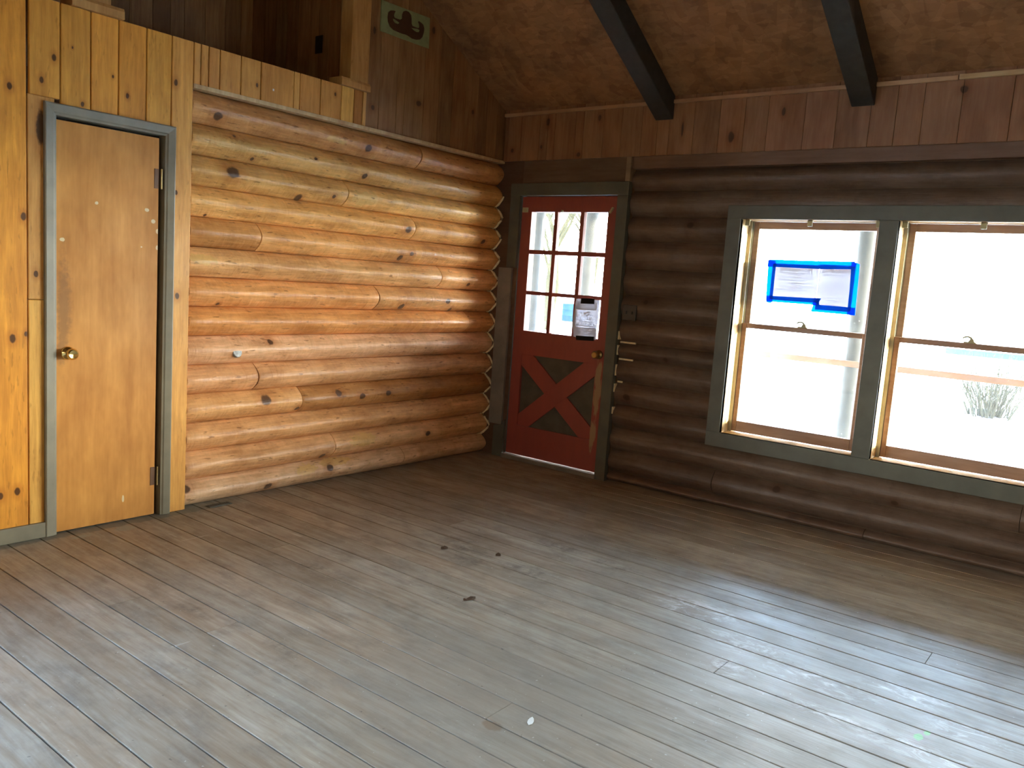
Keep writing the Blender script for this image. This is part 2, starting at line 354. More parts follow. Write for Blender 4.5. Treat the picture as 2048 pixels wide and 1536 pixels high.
def red_paint():
    t = NT('worn_red_paint'); p = t.pos(); sep = t.n('SeparateXYZ'); t.put(sep.inputs[0], p)
    n = t.noise(t.vm('MULTIPLY', p, (1, 1, 0.25)), 22, 5, 0.65)
    col = t.mix(t.mr(n, 0.3, 0.7, 0, 0.5), (0.30, 0.062, 0.045), (0.21, 0.05, 0.04))
    uv = t.n('CombineXYZ'); t.put(uv.inputs[0], sep.outputs[0]); t.put(uv.inputs[1], sep.outputs[2])
    m, _ = t.spots(uv.outputs[0], [(1.012, .66, .035, .24), (1.0, .32, .028, .14), (1.02, .8, .02, .1)], t.math('MULTIPLY', t.math('SUBTRACT', n, 0.5), 2.4), 0.55)
    col = t.mix(t.math('MULTIPLY', m, 0.85), col, (0.34, 0.24, 0.12))
    t.bsdf(col, 0.5, 0, t.bump(n, 0.1, 0.004)); return t.m
M['red'] = red_paint()
M['panel'] = simple('olive_panel', (0.075, 0.07, 0.05), 0.6, noise=0.25, scale=10)

def glass_mat(dirt=0.012, name='dirty_glass'):
    t = NT(name); p = t.pos()
    tr = t.n('BsdfTransparent'); tr.inputs[0].default_value = (0.93, 0.95, 0.94, 1)
    gl = t.n('BsdfGlossy'); gl.inputs['Roughness'].default_value = 0.02
    lw = t.n('LayerWeight'); lw.inputs[0].default_value = 0.5
    fr = t.math('ADD', t.math('MULTIPLY', t.math('POWER', lw.outputs[1], 5.0), 0.5), 0.02)
    m1 = t.n('MixShader'); t.put(m1.inputs[0], fr); t.put(m1.inputs[1], tr.outputs[0]); t.put(m1.inputs[2], gl.outputs[0])
    tl = t.n('BsdfTranslucent'); tl.inputs[0].default_value = (0.75, 0.8, 0.76, 1)
    n = t.noise(p, 9, 6, 0.7); sp = t.mr(t.noise(p, 70, 2), 0.70, 0.76, 0, 0.12)
    f = t.math('ADD', t.mr(n, 0.3, 0.75, dirt * 0.4, dirt * 1.6), sp)
    m2 = t.n('MixShader'); t.put(m2.inputs[0], f); t.put(m2.inputs[1], m1.outputs[0]); t.put(m2.inputs[2], tl.outputs[0])
    t.t.links.new(m2.outputs[0], t.out.inputs[0]); return t.m
M['glass'] = glass_mat()

def sheet_mat(name, diff, trans, fac, clear=0.0):
    t = NT(name)
    d = t.n('BsdfDiffuse'); d.inputs[0].default_value = (*diff, 1)
    tl = t.n('BsdfTranslucent'); tl.inputs[0].default_value = (*trans, 1)
    m = t.n('MixShader'); m.inputs[0].default_value = fac; t.put(m.inputs[1], d.outputs[0]); t.put(m.inputs[2], tl.outputs[0])
    o = m.outputs[0]
    if clear:
        tr = t.n('BsdfTransparent'); tr.inputs[0].default_value = (*trans, 1)
        m2 = t.n('MixShader'); m2.inputs[0].default_value = clear; t.put(m2.inputs[1], o); t.put(m2.inputs[2], tr.outputs[0]); o = m2.outputs[0]
    t.t.links.new(o, t.out.inputs[0]); return t.m
M['paper'] = sheet_mat('thin_paper', (0.75, 0.76, 0.8), (0.41, 0.42, 0.475), 0.55)
M['notice'] = sheet_mat('notice_paper', (0.75, 0.76, 0.8), (0.46, 0.47, 0.52), 0.5)
M['ink'] = sheet_mat('grey_ink', (0.04, 0.04, 0.04), (0.25, 0.24, 0.23), 0.4, 0.18)
M['tape'] = sheet_mat('blue_tape', (0.02, 0.16, 0.5), (0.003, 0.32, 0.92), 0.7)

# ------------------------------------------------------------------ dimensions
P = 0.16535                                # log course height
SEAMS = [0.15 + P * k for k in range(13)]  # seams of the left log wall; the top course runs 2.134 .. 2.31
Z_LOG = 2.31; Z_CEIL = 2.69; SL = 0.55     # ceiling height at the window wall and its slope
def zc(y): return Z_CEIL - SL * y

# ------------------------------------------------------------------ floor
r = random.Random(3); fb = MB()
seams = [0.0 - 0.1425 * k for k in range(0, 60)]
off = 1.42 - 0.1425 * 10                    # seam measured at y = -1.42
butts = {round(-3.12, 2): 2.628, round(-1.42, 2): 3.616, round(-2.19, 2): 3.03}
y = 0.06
ys = [0.06, -0.14 - off + 0.1425 - 0.1425]
ys = [0.2] + [-(1.42 + 0.1432 * k) for k in range(-9, 47)]
for a, b in zip(ys[:-1], ys[1:]):
    mid = (a + b) / 2; cuts = [-0.12]
    x = r.uniform(0.4, 3.2)
    special = [xx for (yy, xx) in ((-3.12, 2.628), (-1.42 - 0.0716, 3.616), (-2.19, 3.03)) if abs(yy - mid) < 0.072]
    if special: cuts += [special[0]]
    else:
        if r.random() < 0.3: cuts.append(r.uniform(0.8, 1.6))
        cuts.append(r.uniform(4.9, 7.0))
    cuts.append(8.6)
    for c0, c1 in zip(cuts[:-1], cuts[1:]):
        t = vary((0.355, 0.30, 0.222), r, 0.12, 0.03)
        g = 0.0022 if r.random() < 0.65 else 0.0034
        fb.box(c0 + 0.001, c1 - 0.001, b + g, a - g, -0.03, r.uniform(-0.0012, 0.0), t)
fl = fb.build('floor', M['floor'], bevel=0.0018, kind='structure')
sub = MB().box(-0.9, 8.6, -8.6, 0.2, -0.2, -0.012).build('subfloor', simple('dark_subfloor', (0.02, 0.016, 0.012), 0.9), fl)

# ------------------------------------------------------------------ log courses
def log_piece(axis, a0, a1, z0, z1, tip, seam, back, tint, seed, endround=(True, True)):
    """D-shaped log along `axis` (0 = x, 1 = y); tip/seam/back are depths on the other axis"""
    rr = random.Random(seed); n = 22; ph = [rr.uniform(0, 6.28) for _ in range(6)]; fr = [rr.uniform(0.8, 5.0) for _ in range(6)]
    N = max(4, int((a1 - a0) / 0.05)); vs = []; fs = []
    h = (z1 - z0) / 2; zm = (z0 + z1) / 2
    amp = (tip - seam)
    sta = [a0 + (a1 - a0) * i / N for i in range(N + 1)]
    sta = [a0, a0 + 0.006] + sta[1:-1] + [a1 - 0.006, a1]
    for i, s in enumerate(sta):
        w = sum(math.sin(fr[k] * s * 2 + ph[k]) for k in range(3)) / 3
        w2 = sum(math.sin(fr[k] * s * 2 + ph[k]) for k in range(3, 6)) / 3
        e = 1.0
        if (i == 0 and endround[0]) or (i == len(sta) - 1 and endround[1]): e = 0.975
        for k in range(n + 1):
            t = -1 + 2 * k / n
            d = seam + amp * ((1 - abs(t + 0.05 * w2 * (1 - t * t)) ** 1.9)) * e * (1 + 0.07 * w)
            z = zm + t * (h - 0.0012) + 0.0035 * w2 * (1 - t * t)
            vs.append((d, s, z) if axis == 1 else (s, d, z))
        vs.append((back, s, z1 - 0.0012) if axis == 1 else (s, back, z1 - 0.0012)); vs.append((back, s, z0 + 0.0012) if axis == 1 else (s, back, z0 + 0.0012))
    m = n + 3; L = len(sta)
    for i in range(L - 1):
        for k in range(m):
            fs.append((i * m + k, i * m + (k + 1) % m, (i + 1) * m + (k + 1) % m, (i + 1) * m + k))
    fs.append(tuple(range(m))); fs.append(tuple(range(L * m - 1, (L - 1) * m - 1, -1)))
    return MB().add(vs, fs, tint)

wl = empty('wall_left', (0, -2, 0), kind='structure')
LT = [(0.805, 0.522, 0.29), (0.758, 0.422, 0.189), (0.781, 0.435, 0.189), (0.781, 0.447, 0.189), (0.733, 0.386, 0.174), (0.781, 0.447, 0.232), (0.71, 0.325, 0.105), (0.745, 0.375, 0.134), (0.805, 0.423, 0.159), (0.805, 0.423, 0.144), (0.805, 0.434, 0.138), (0.805, 0.445, 0.138), (0.793, 0.428, 0.129), (0.687, 0.356, 0.129)]
# joints of each course measured from the wall corner, bottom course first
JT = [[-.93], [-1.575], [], [-1.86], [-2.19], [], [-.306], [-1.25], [-.638], [-2.197], [-.94], [-1.56], [], [-.915]]
zz = [0.0] + SEAMS + [Z_LOG + 0.004]
JR = random.Random(11)
for k in range(14):
    ends = [-2.650] + sorted(JT[k]) + [0.0]
    for j in range(len(ends) - 1):
        tt = vary(LT[k], JR, 0.07, 0.04)
        if k == 3 and j == 1: tt = (.48, .23, .08, .3)
        if k == 9 and j == 0: tt = (.58, .28, .09, .7)
        o = log_piece(1, ends[j] + 0.0022, ends[j + 1] - 0.0022, zz[k], zz[k + 1] if k < 13 else 2.305, 0.002, -0.070, -0.16, tt, 100 + k * 7 + j).build('log', M['log_left'], wl, smooth=True, angle=50)
# grey plug of an old bolt hole in the ninth course
MB().lathe([(0, .030), (0.016, .030), (0.02, .027), (0.021, 0.0)], (-0.0125, -2.342, .880), (1, 0, 0.30)).build('plug', M['plug'], wl, smooth=True)
MB().box(-0.30, -0.155, -2.72, 0.25, -0.2, 2.4, (.3, .18, .08, 0)).build('log_backing', M['plain_wood'], wl)

# caulk bead that follows the scribed log ends in the corner
r = random.Random(5); cb = MB(); pts = []
for k in range(1, 14):
    z0, z1 = zz[k], (zz[k + 1] if k < 13 else 2.30)
    for q in range(8):
        t = -1 + 2 * q / 8
        pts.append((-0.054 + 0.078 * (1 - abs(t) ** 1.35) + r.uniform(-.004, .004), -0.013, (z0 + z1) / 2 + t * (z1 - z0) / 2))
pts = [p for p in pts if p[2] < 2.07]
cb.tube(pts, [0.0078 + r.uniform(-0.002, 0.0025) for _ in pts], 6)
for k in range(1, 13):
    L = r.choice([0.02, 0.04, 0.05, 0.1 if k in (5, 4) else 0.03]); cb.tube([(-0.058, -0.010, zz[k]), (-0.055, -0.012 - L, zz[k] + .002)], [0.0055, 0.003], 6)
cb.build('trim_1', M['caulk'], smooth=True, kind='structure')

# ------------------------------------------------------------------ pine boards on the left wall
PB = (.78, .345, .045)
r = random.Random(21); bm_ = MB()
def vboard(mb, y0, y1, z0, z1, tint, x0=-0.02, x1=0.0, g=0.0022): mb.box(x0, x1, y0 + g, y1 - g, z0, z1, tint)
cols = {}
# boards flanking and over the closet door
vboard(bm_, -3.66, -3.466, 0.0, 2.535, vary(PB, r, .05)); vboard(bm_, -3.9, -3.66, 0, 2.535, vary(PB, r))
yb = -3.9
FILL_LW = (-6.70, -5.00, .50, 2.10)               # unseen window added in the left wall behind the viewer, for fill light
while yb > -8.4:
    q = yb - .2
    if q < FILL_LW[1] - .01 and yb > FILL_LW[0] + .01: vboard(bm_, q, yb, 0, FILL_LW[2], vary(PB, r)); vboard(bm_, q, yb, FILL_LW[3], 2.535, vary(PB, r))
    else: vboard(bm_, q, yb, 0, 2.535, vary(PB, r))
    yb = q
vboard(bm_, -3.466, -3.344, 1.165, 2.10, vary((.68, .34, .085), r, .04)); vboard(bm_, -3.466, -3.344, 0, 1.163, (.76, .42, .09, .4))
for a, b in ((-3.458, -3.32), (-3.32, -3.181), (-3.181, -3.047), (-3.047, -2.905), (-2.905, -2.77)): vboard(bm_, a, b, 2.03 if a > -3.4 else 2.10, 2.535, vary((.70, .325, .05), r, .06))
vboard(bm_, -2.77, -2.648, 0.0, 2.535, (.72, .36, .08, .77))
us = [-2.648, -2.607, -2.561, -2.494, -2.364, -2.235, -2.008, -1.965, -1.813, -1.65, -1.548, -1.475, -1.443]
ub = [(.70, .36, .09), (.60, .30, .075), (.58, .28, .07), (.62, .31, .075), (.64, .33, .08), (.58, .28, .065), (.68, .37, .10), (.60, .29, .07), (.62, .31, .075), (.74, .42, .10), (.42, .18, .045), (.70, .40, .13)]
for i in range(12): vboard(bm_, us[i], us[i + 1], 2.315, 2.535, (*ub[i], r.random()))
pine = bm_.build('pine_boards', M['pine'], wl, bevel=0.004)
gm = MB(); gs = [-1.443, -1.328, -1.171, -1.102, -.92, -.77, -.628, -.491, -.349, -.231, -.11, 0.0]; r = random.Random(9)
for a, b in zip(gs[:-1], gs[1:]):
    t = vary((.27, .135, .05), r, .2, .06)  # aged pine, with some of the gable's shade put into the tint
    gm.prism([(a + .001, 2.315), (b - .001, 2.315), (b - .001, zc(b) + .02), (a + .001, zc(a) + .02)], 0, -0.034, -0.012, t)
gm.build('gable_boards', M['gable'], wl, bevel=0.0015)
MB().box(-0.06, 0.004, -2.648, -0.004, 2.302, 2.3245, (.56, .40, .20, .3)).build('bottom_trim', M['jamb'], wl, bevel=0.002)
# loft behind the half wall
lm = MB(); r = random.Random(31)
yb = -1.45
while yb > -4.8:
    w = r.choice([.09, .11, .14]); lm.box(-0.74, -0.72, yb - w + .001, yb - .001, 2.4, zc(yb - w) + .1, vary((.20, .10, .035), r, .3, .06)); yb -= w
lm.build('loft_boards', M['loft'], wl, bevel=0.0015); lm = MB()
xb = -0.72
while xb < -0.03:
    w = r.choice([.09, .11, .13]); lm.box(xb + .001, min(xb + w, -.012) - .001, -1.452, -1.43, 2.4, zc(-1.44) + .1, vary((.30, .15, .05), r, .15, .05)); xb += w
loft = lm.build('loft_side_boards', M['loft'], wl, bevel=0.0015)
DT = (.2, .1, .04, 0)
for nm, bx_ in (('loft_deck', (-0.74, -0.02, -4.9, -1.44, 2.36, 2.46)), ('loft_backing', (-0.9, -0.74, -5.0, -1.3, -.2, 6.2)), ('loft_side_backing', (-0.9, -.02, -1.43, 0.2, 2.32, 4.0)), ('loft_end_backing', (-.9, -.021, -5.0, -4.9, -.2, 6.2))):
    MB().box(*bx_, DT).build(nm, M['plain_wood'], wl)
gb = MB(); GT = (.42, .22, .08, .4)
gb.box(-.16, -.021, FILL_LW[1], -4.9, -.2, 2.5, GT).box(-.16, -.021, -8.75, FILL_LW[0], -.2, 2.5, GT).box(-.16, -.021, FILL_LW[0], FILL_LW[1], -.2, FILL_LW[2], GT).box(-.16, -.021, FILL_LW[0], FILL_LW[1], FILL_LW[3], 2.5, GT)
gb.prism([(-8.75, 2.5), (-4.9, 2.5), (-4.9, zc(2 * -4.3 + 4.9) + .02), (-8.6, zc(0) + .02), (-8.75, zc(0) - .08)], 0, -.16, -.021, GT)
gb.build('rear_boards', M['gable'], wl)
# rail posts of the loft
for (pa, pb, ba, bb, zt, lab) in ((-1.592, -1.443, -1.664, -1.428, zc(-1.443) - .012, 'pine loft post with base block beside the green plaque'), (-3.27, -3.088, -3.275, -3.026, zc(-3.088) - .012, 'pine loft post with base block above the closet door')):
    e = empty('loft_post', (-0.05, (pa + pb) / 2, 2.536), lab, 'post', 'loft posts on the half wall')
    MB().box(-0.10, 0.006, pa, pb, 2.576, zt, (.46, .24, .075, .2)).build('shaft', M['pine'], e, bevel=.003)
    MB().prism([(-0.11, 2.5365), (.016, 2.5365), (.016, 2.572), (.008, 2.588), (-.11, 2.588)], 1, ba, bb) .build('base_block', M['pine'], e, bevel=.002)
    for ch in e.children:
        for i, d in enumerate(ch.data.attributes['tint'].data): d.color = (.50, .27, .085, .35)
o = MB().box(-0.525, -0.452, -1.4585, -1.452, 2.825, 2.94).build('outlet_plate', M['outlet'], bevel=.002); tag(o, 'small dark cover plate on the boards inside the loft opening', 'cover plate')

# closet door
d1 = empty('door_1', (0, -3.08, 0), kind='structure')
MB().box(-0.05, -0.010, -3.341, -2.827, 0.006, 2.010, (.60, .275, .062, .45)).build('slab', M['slab'], d1, bevel=.002)
def mitred(mb, y0, y1, z1, prof_w, tint=None):
    """casing of three mitred legs; prof: (distance from outer edge, projection)"""
    def loop(dist): return [(y0 + dist, 0.0), (y0 + dist, z1 - dist), (y1 - dist, z1 - dist), (y1 - dist, 0.0)]
    vs = []; n = len(prof_w)
    for (dist, hgt) in prof_w: vs += [(hgt, p[0], p[1]) for p in loop(dist)]
    fs = []
    for i in range(n):
        j = (i + 1) % n
        for k in range(3): fs.append((i * 4 + k, i * 4 + k + 1, j * 4 + k + 1, j * 4 + k))
    fs.append(tuple(i * 4 for i in range(n))); fs.append(tuple(i * 4 + 3 for i in reversed(range(n))))
    return mb.add(vs, fs, tint)
mitred(MB(), -3.397, -2.749, 2.080, [(0, -.019), (0, .016), (.006, .019), (.040, .014), (.046, .010), (.055, .008), (.055, -.06)]).build('casing', M['olive'], d1, bevel=.001)
MB().box(-0.16, -0.055, -3.40, -2.75, 0, 2.06).build('gap_backing', simple('dark_gap', (.02, .014, .01), .9), d1)  # near-black backing put in for the shade in the gap round the slab
def knob(mb, o, d, s=1.0):
    return mb.lathe([(0, .033 * s), (.004 * s, .033 * s), (.009 * s, .027 * s), (.013 * s, .016 * s), (.028 * s, .0125 * s), (.034 * s, .015 * s), (.040 * s, .024 * s), (.050 * s, .0285 * s), (.058 * s, .0275 * s), (.0635 * s, .022 * s), (.0655 * s, .0205 * s), (.0645 * s, .016 * s), (.0635 * s, 0.0)], o, d)
knob(MB(), (-0.010, -3.283, .905), (1, 0, 0)).build('door_knob', M['brass'], d1, smooth=True, angle=60)
for zc_ in (1.804, .220):
    h = MB().tube([(-.002, -2.8175, zc_ - .051), (-.002, -2.8175, zc_ + .051)], .0055, 10).build('hinge', M['dull_brass'], d1, smooth=True)
    MB().box(-.0105, -.0075, -2.852, -2.827, zc_ - .05, zc_ + .05).build('leaf', M['hinge_leaf'], h)
MB().box(0.0, .018, -8.2, -3.398, 0.0, .076).build('baseboard_left', M['olive'], kind='structure', bevel=.003)
o = MB().box(0.0005, .002, -2.156, -2.146, 2.392, 2.404).build('paper_scrap', M['chip']); tag(o, 'tiny white scrap stapled to the boards above the log wall', 'paper scrap')

# plaque with emblem
e = empty('wall_plaque', (0, -1.127, 2.94), 'pale green plaque with a brown horned emblem high on the gable boards', 'plaque')
MB().prism([(-1.35, 2.940), (-.904, 2.943), (-.908, 3.142), (-1.352, 3.130)], 0, -0.0115, -.003).build('board', M['sign'], e, bevel=.001)
EMB = [(-1.292, 3.07), (-1.297, 3.04), (-1.292, 3.013), (-1.274, 2.987), (-1.241, 2.975), (-1.209, 2.973), (-1.163, 2.972), (-1.127, 2.975), (-1.097, 2.971), (-1.069, 2.965), (-1.029, 2.968), (-.995, 2.979), (-.973, 3.001), (-.962, 3.035), (-.96, 3.061), (-.972, 3.081), (-.997, 3.09), (-1.016, 3.092), (-1.021, 3.086), (-1.01, 3.073), (-1.007, 3.06), (-1.011, 3.047), (-1.042, 3.045), (-1.072, 3.046), (-1.081, 3.058), (-1.084, 3.089), (-1.09, 3.11), (-1.111, 3.124), (-1.138, 3.124), (-1.16, 3.113), (-1.17, 3.092), (-1.17, 3.065), (-1.185, 3.054), (-1.214, 3.052), (-1.237, 3.053), (-1.244, 3.064), (-1.239, 3.079), (-1.23, 3.095), (-1.253, 3.093), (-1.274, 3.086)]
H1 = [(-1.251, 3.043), (-1.233, 3.043), (-1.204, 3.037), (-1.19, 3.032), (-1.206, 3.021), (-1.232, 3.021), (-1.247, 3.03)]
H2 = [(-1.084, 3.031), (-1.058, 3.034), (-1.024, 3.041), (-1.003, 3.037), (-1.009, 3.022), (-1.033, 3.017), (-1.057, 3.021)]
vs, fs = fill_mesh([EMB, H1, H2], 0.0012)
MB().add([(-.0022 + v[2], v[0], v[1]) for v in vs], fs).build('emblem', M['emblem'], e)

# ------------------------------------------------------------------ window wall (wall_right)
wr = empty('wall_right', (4, 0, 0), kind='structure')
DX0, DX1, DZ1 = .197, 1.066, 2.056
WX = [(2.0, 2.838), (2.942, 3.780), (3.884, 4.722), (4.826, 5.664)]; WZ0, WZ1 = .507, 1.899  # the last two, out of view, are added to light the room
XE = 7.6
bk = MB(); T = (.20, .12, .06, .2)
def solid(x0, x1, z0, z1): bk.box(x0, x1, .055, .20, z0, z1, T)
solid(-.3, DX0, -.2, 2.9); solid(DX0, DX1, -.2, .0); solid(DX0, DX1, DZ1, 2.9); solid(DX1, 1.985, -.2, 2.9)
solid(1.985, WX[-1][1] + .015, -.2, WZ0 - .02); solid(1.985, WX[-1][1] + .015, WZ1 + .015, 2.9); solid(WX[-1][1] + .015, 8.6, -.2, 2.9)
for p, q in zip(WX[:-1], WX[1:]): solid(p[1] + .015, q[0] - .015, WZ0 - .02, WZ1 + .015)
bk.build('log_backing', M['plain_wood'], wr)
r = random.Random(17); BT = (.135, .088, .058)  # same log wood as the left wall; backlit shade put into this tint
seamB = [0.06, .218, .396, .575, .759, .898, 1.022, 1.19, 1.36, 1.55, 1.743, 1.913, 2.09, 2.235, Z_LOG]
seamB = [0.0, .07, .235, .40, .57, .735, .90, 1.022, 1.19, 1.365, 1.55, 1.743, 1.913, 2.09, 2.235]
for k in range(len(seamB) - 1):
    z0, z1 = seamB[k], seamB[k + 1]
    if z1 > WZ0 + .01 and z0 < WZ1 - .01:
        spans = [(1.153, 1.955)] + [(WX[-1][1] + .045, XE)]
    else: spans = [(1.153, 2.6 + r.uniform(-.9, 1.5)), None]; spans = [(1.153, spans[0][1]), (spans[0][1], XE)]
    for j, (a, b) in enumerate(spans):
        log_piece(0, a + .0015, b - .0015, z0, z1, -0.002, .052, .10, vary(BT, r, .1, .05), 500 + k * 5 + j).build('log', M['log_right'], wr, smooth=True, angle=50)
# header log strip above the last course, frieze boards, ceiling trim
MB().box(1.153, XE, -.001, .055, 2.236, Z_LOG + .012, (.16, .09, .05, .3)).build('header_board', M['plain_wood'], wr, bevel=.003)
fz = MB(); r = random.Random(41); x = 0.0; fx = [0.0, .035, .16, .335, .41, .475, .66, .73, .90, 1.05, 1.21, 1.33, 1.42, 1.60, 1.78, 1.95, 2.10, 2.33]
while fx[-1] < XE: fx.append(fx[-1] + r.choice([.14, .19, .24]))
for a, b in zip(fx[:-1], fx[1:]): fz.box(a + .001, b - .001, -.022, .055, 2.318, zc(0) + .03, vary((.27, .135, .06), r, .12, .05))
fz.build('frieze_boards', M['frieze'], wr, bevel=.0015)
MB().box(0.0, 2.62, -.040, -.020, 2.652, 2.676, (.42, .24, .12, .2)).box(2.72, 3.15, -.040, -.020, 2.652, 2.676, (.50, .32, .17, .6)).box(3.155, XE, -.042, -.020, 2.654, 2.680, (.55, .40, .20, .8)).build('ceiling_trim', M['plain_wood'], wr, bevel=.002)
MB().box(-.15, .196, -.006, .055, 0, 2.318, (.10, .055, .03, .5)).box(.196, 1.112, -.006, .055, 2.15, 2.318, (.13, .08, .045, .9)).build('corner_boards', M['plain_wood'], wr, bevel=.002)
MB().box(1.114, 1.152, -.026, .05, 2.150, 2.316, (.26, .19, .12, .1)).build('filler_strip', M['plain_wood'], wr, bevel=.002)
cc = MB()
for (x0, x1, z) in ((1.156, 1.28, 1.022), (1.156, 1.27, .90), (1.16, 1.20, .735)): cc.box(x0, x1, .028, .040, z - .006, z + .006)
for (z0, z1) in ((1.04, 1.10), (.93, 1.0), (.78, .86), (.66, .72), (.5, .55)): cc.box(1.151, 1.160, -.004, .03, z0, z1)
cc.build('caulk', M['caulk'], wr)

# ------------------------------------------------------------------ red entry door
d2 = empty('door_2', (.63, 0, 0), kind='structure')
PX = [(.295, .508), (.539, .742), (.775, .979)]; PZ = [(1.650, 1.937), (1.334, 1.618), (1.025, 1.306)]
sb = MB(); x0, x1, z0, z1 = .202, 1.062, .040, 2.050
def strip(a, b, c, d, y0=.004, y1=.048): sb.box(a, b, y0, y1, c, d)
strip(x0, PX[0][0], z0, z1); strip(PX[2][1], x1, z0, z1)
strip(PX[0][0], PX[2][1], PZ[0][1], z1); strip(PX[0][0], PX[2][1], .84, PZ[2][0]); strip(PX[0][0], PX[2][1], z0, .275)
sb.build('slab', M['red'], d2)
mt = MB()
for a, b in ((PX[0][1], PX[1][0]), (PX[1][1], PX[2][0])): mt.box(a, b, .006, .046, PZ[2][0], PZ[0][1])
for a, b in ((PZ[1][1], PZ[0][0]), (PZ[2][1], PZ[1][0])): mt.box(PX[0][0], PX[2][1], .008, .045, a, b)
mt.build('muntins', M['red'], d2, bevel=.003)
g = MB()
for a, b in PX:
    for c, d in PZ: g.box(a - .004, b + .004, .026, .029, c - .004, d + .004)
g.build('panes', M['glass'], d2)
MB().box(PX[0][0], PX[2][1], .026, .040, .275, .84).build('lower_panel', M['panel'], d2)
xb = MB(); ca, cb_ = (PX[0][0], .275), (PX[2][1], .84)
def brace(p, q, w, y0, y1):
    p = Vector(p); q = Vector(q); d = (q - p).normalized(); n = Vector((-d.y, d.x)) * w / 2
    pl = [p + n, q + n, q - n, p - n]
    # clip the bar to the panel opening
    def clip(poly, ax_, val, keep_less):
        out = []
        for i in range(len(poly)):
            a_, b_ = poly[i], poly[(i + 1) % len(poly)]
            ia = (a_[ax_] <= val) if keep_less else (a_[ax_] >= val); ib = (b_[ax_] <= val) if keep_less else (b_[ax_] >= val)
            if ia: out.append(a_)
            if ia != ib: tt = (val - a_[ax_]) / (b_[ax_] - a_[ax_]); out.append(a_ + (b_ - a_) * tt)
        return out
    pl = clip(pl, 0, cb_[0], True); pl = clip(pl, 0, ca[0], False); pl = clip(pl, 1, cb_[1], True); pl = clip(pl, 1, ca[1], False)
    xb.prism([tuple(v) for v in pl], 1, y0, y1)
dv = Vector((cb_[0] - ca[0], cb_[1] - ca[1])).normalized() * .12
brace((ca[0] - dv.x, ca[1] - dv.y), (cb_[0] + dv.x, cb_[1] + dv.y), .135, .010, .028)
brace((ca[0] - dv.x, cb_[1] + dv.y), (cb_[0] + dv.x, ca[1] - dv.y), .135, .0105, .028)
xb.build('cross_brace', M['red'], d2, bevel=.002)
knob(MB(), (1.000, .004, .913), (0, -1, 0), 1.0).build('door_knob', M['dull_brass'], d2, smooth=True, angle=60)
cs = MB().box(1.066, 1.152, -.030, .02, 0, 2.056).box(.104, 1.152, -.030, .02, 2.057, 2.148).box(.104, .196, -.028, .02, 1.505, 2.057)
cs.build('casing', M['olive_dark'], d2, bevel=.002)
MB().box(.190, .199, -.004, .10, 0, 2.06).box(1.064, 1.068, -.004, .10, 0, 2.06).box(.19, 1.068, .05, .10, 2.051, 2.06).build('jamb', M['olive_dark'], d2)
MB().box(.030, .160, -.028, -.0055, .258, 1.503).build('casing_patch', M['grey_board'], d2, bevel=.002)['label'] = 'bare grey replacement board in the door casing'
MB().prism([(.085, 0), (.19, 0), (.19, .305), (.17, .255), (.085, .245)], 1, -.030, -.0055).build('casing_foot', M['olive_dark'], d2, bevel=.002)
MB().box(.19, 1.075, -.045, .15, 0.001, .034).build('threshold', M['grey_board'], d2, bevel=.006)
for (a, b, c, d) in ((.214, .262, 1.932, 1.968), (.578, .592, 1.935, 1.95)): MB().box(a, b, -.012, .004, c, d).build('curtain_bracket', M['clip'], d2, bevel=.002)
# unseen leaf added outside the door to keep light off the log corner
ol = MB().box(1.078, 1.106, .21, .30, .03, 2.05).box(1.078, 1.106, .56, .64, .03, 2.05).box(1.078, 1.106, .30, .56, .03, .25).box(1.078, 1.106, .30, .56, 1.93, 2.05).box(1.084, 1.100, .30, .56, .25, 1.93)
ol.build('added_shade_leaf', M['plate'], d2, bevel=.002)
k_ = MB().prism([(.990, 1.932), (1.004, 1.928), (1.03, 1.968), (1.016, 1.974)], 1, -.010, .004).build('curtain_bracket', M['clip'], d2, bevel=.002)

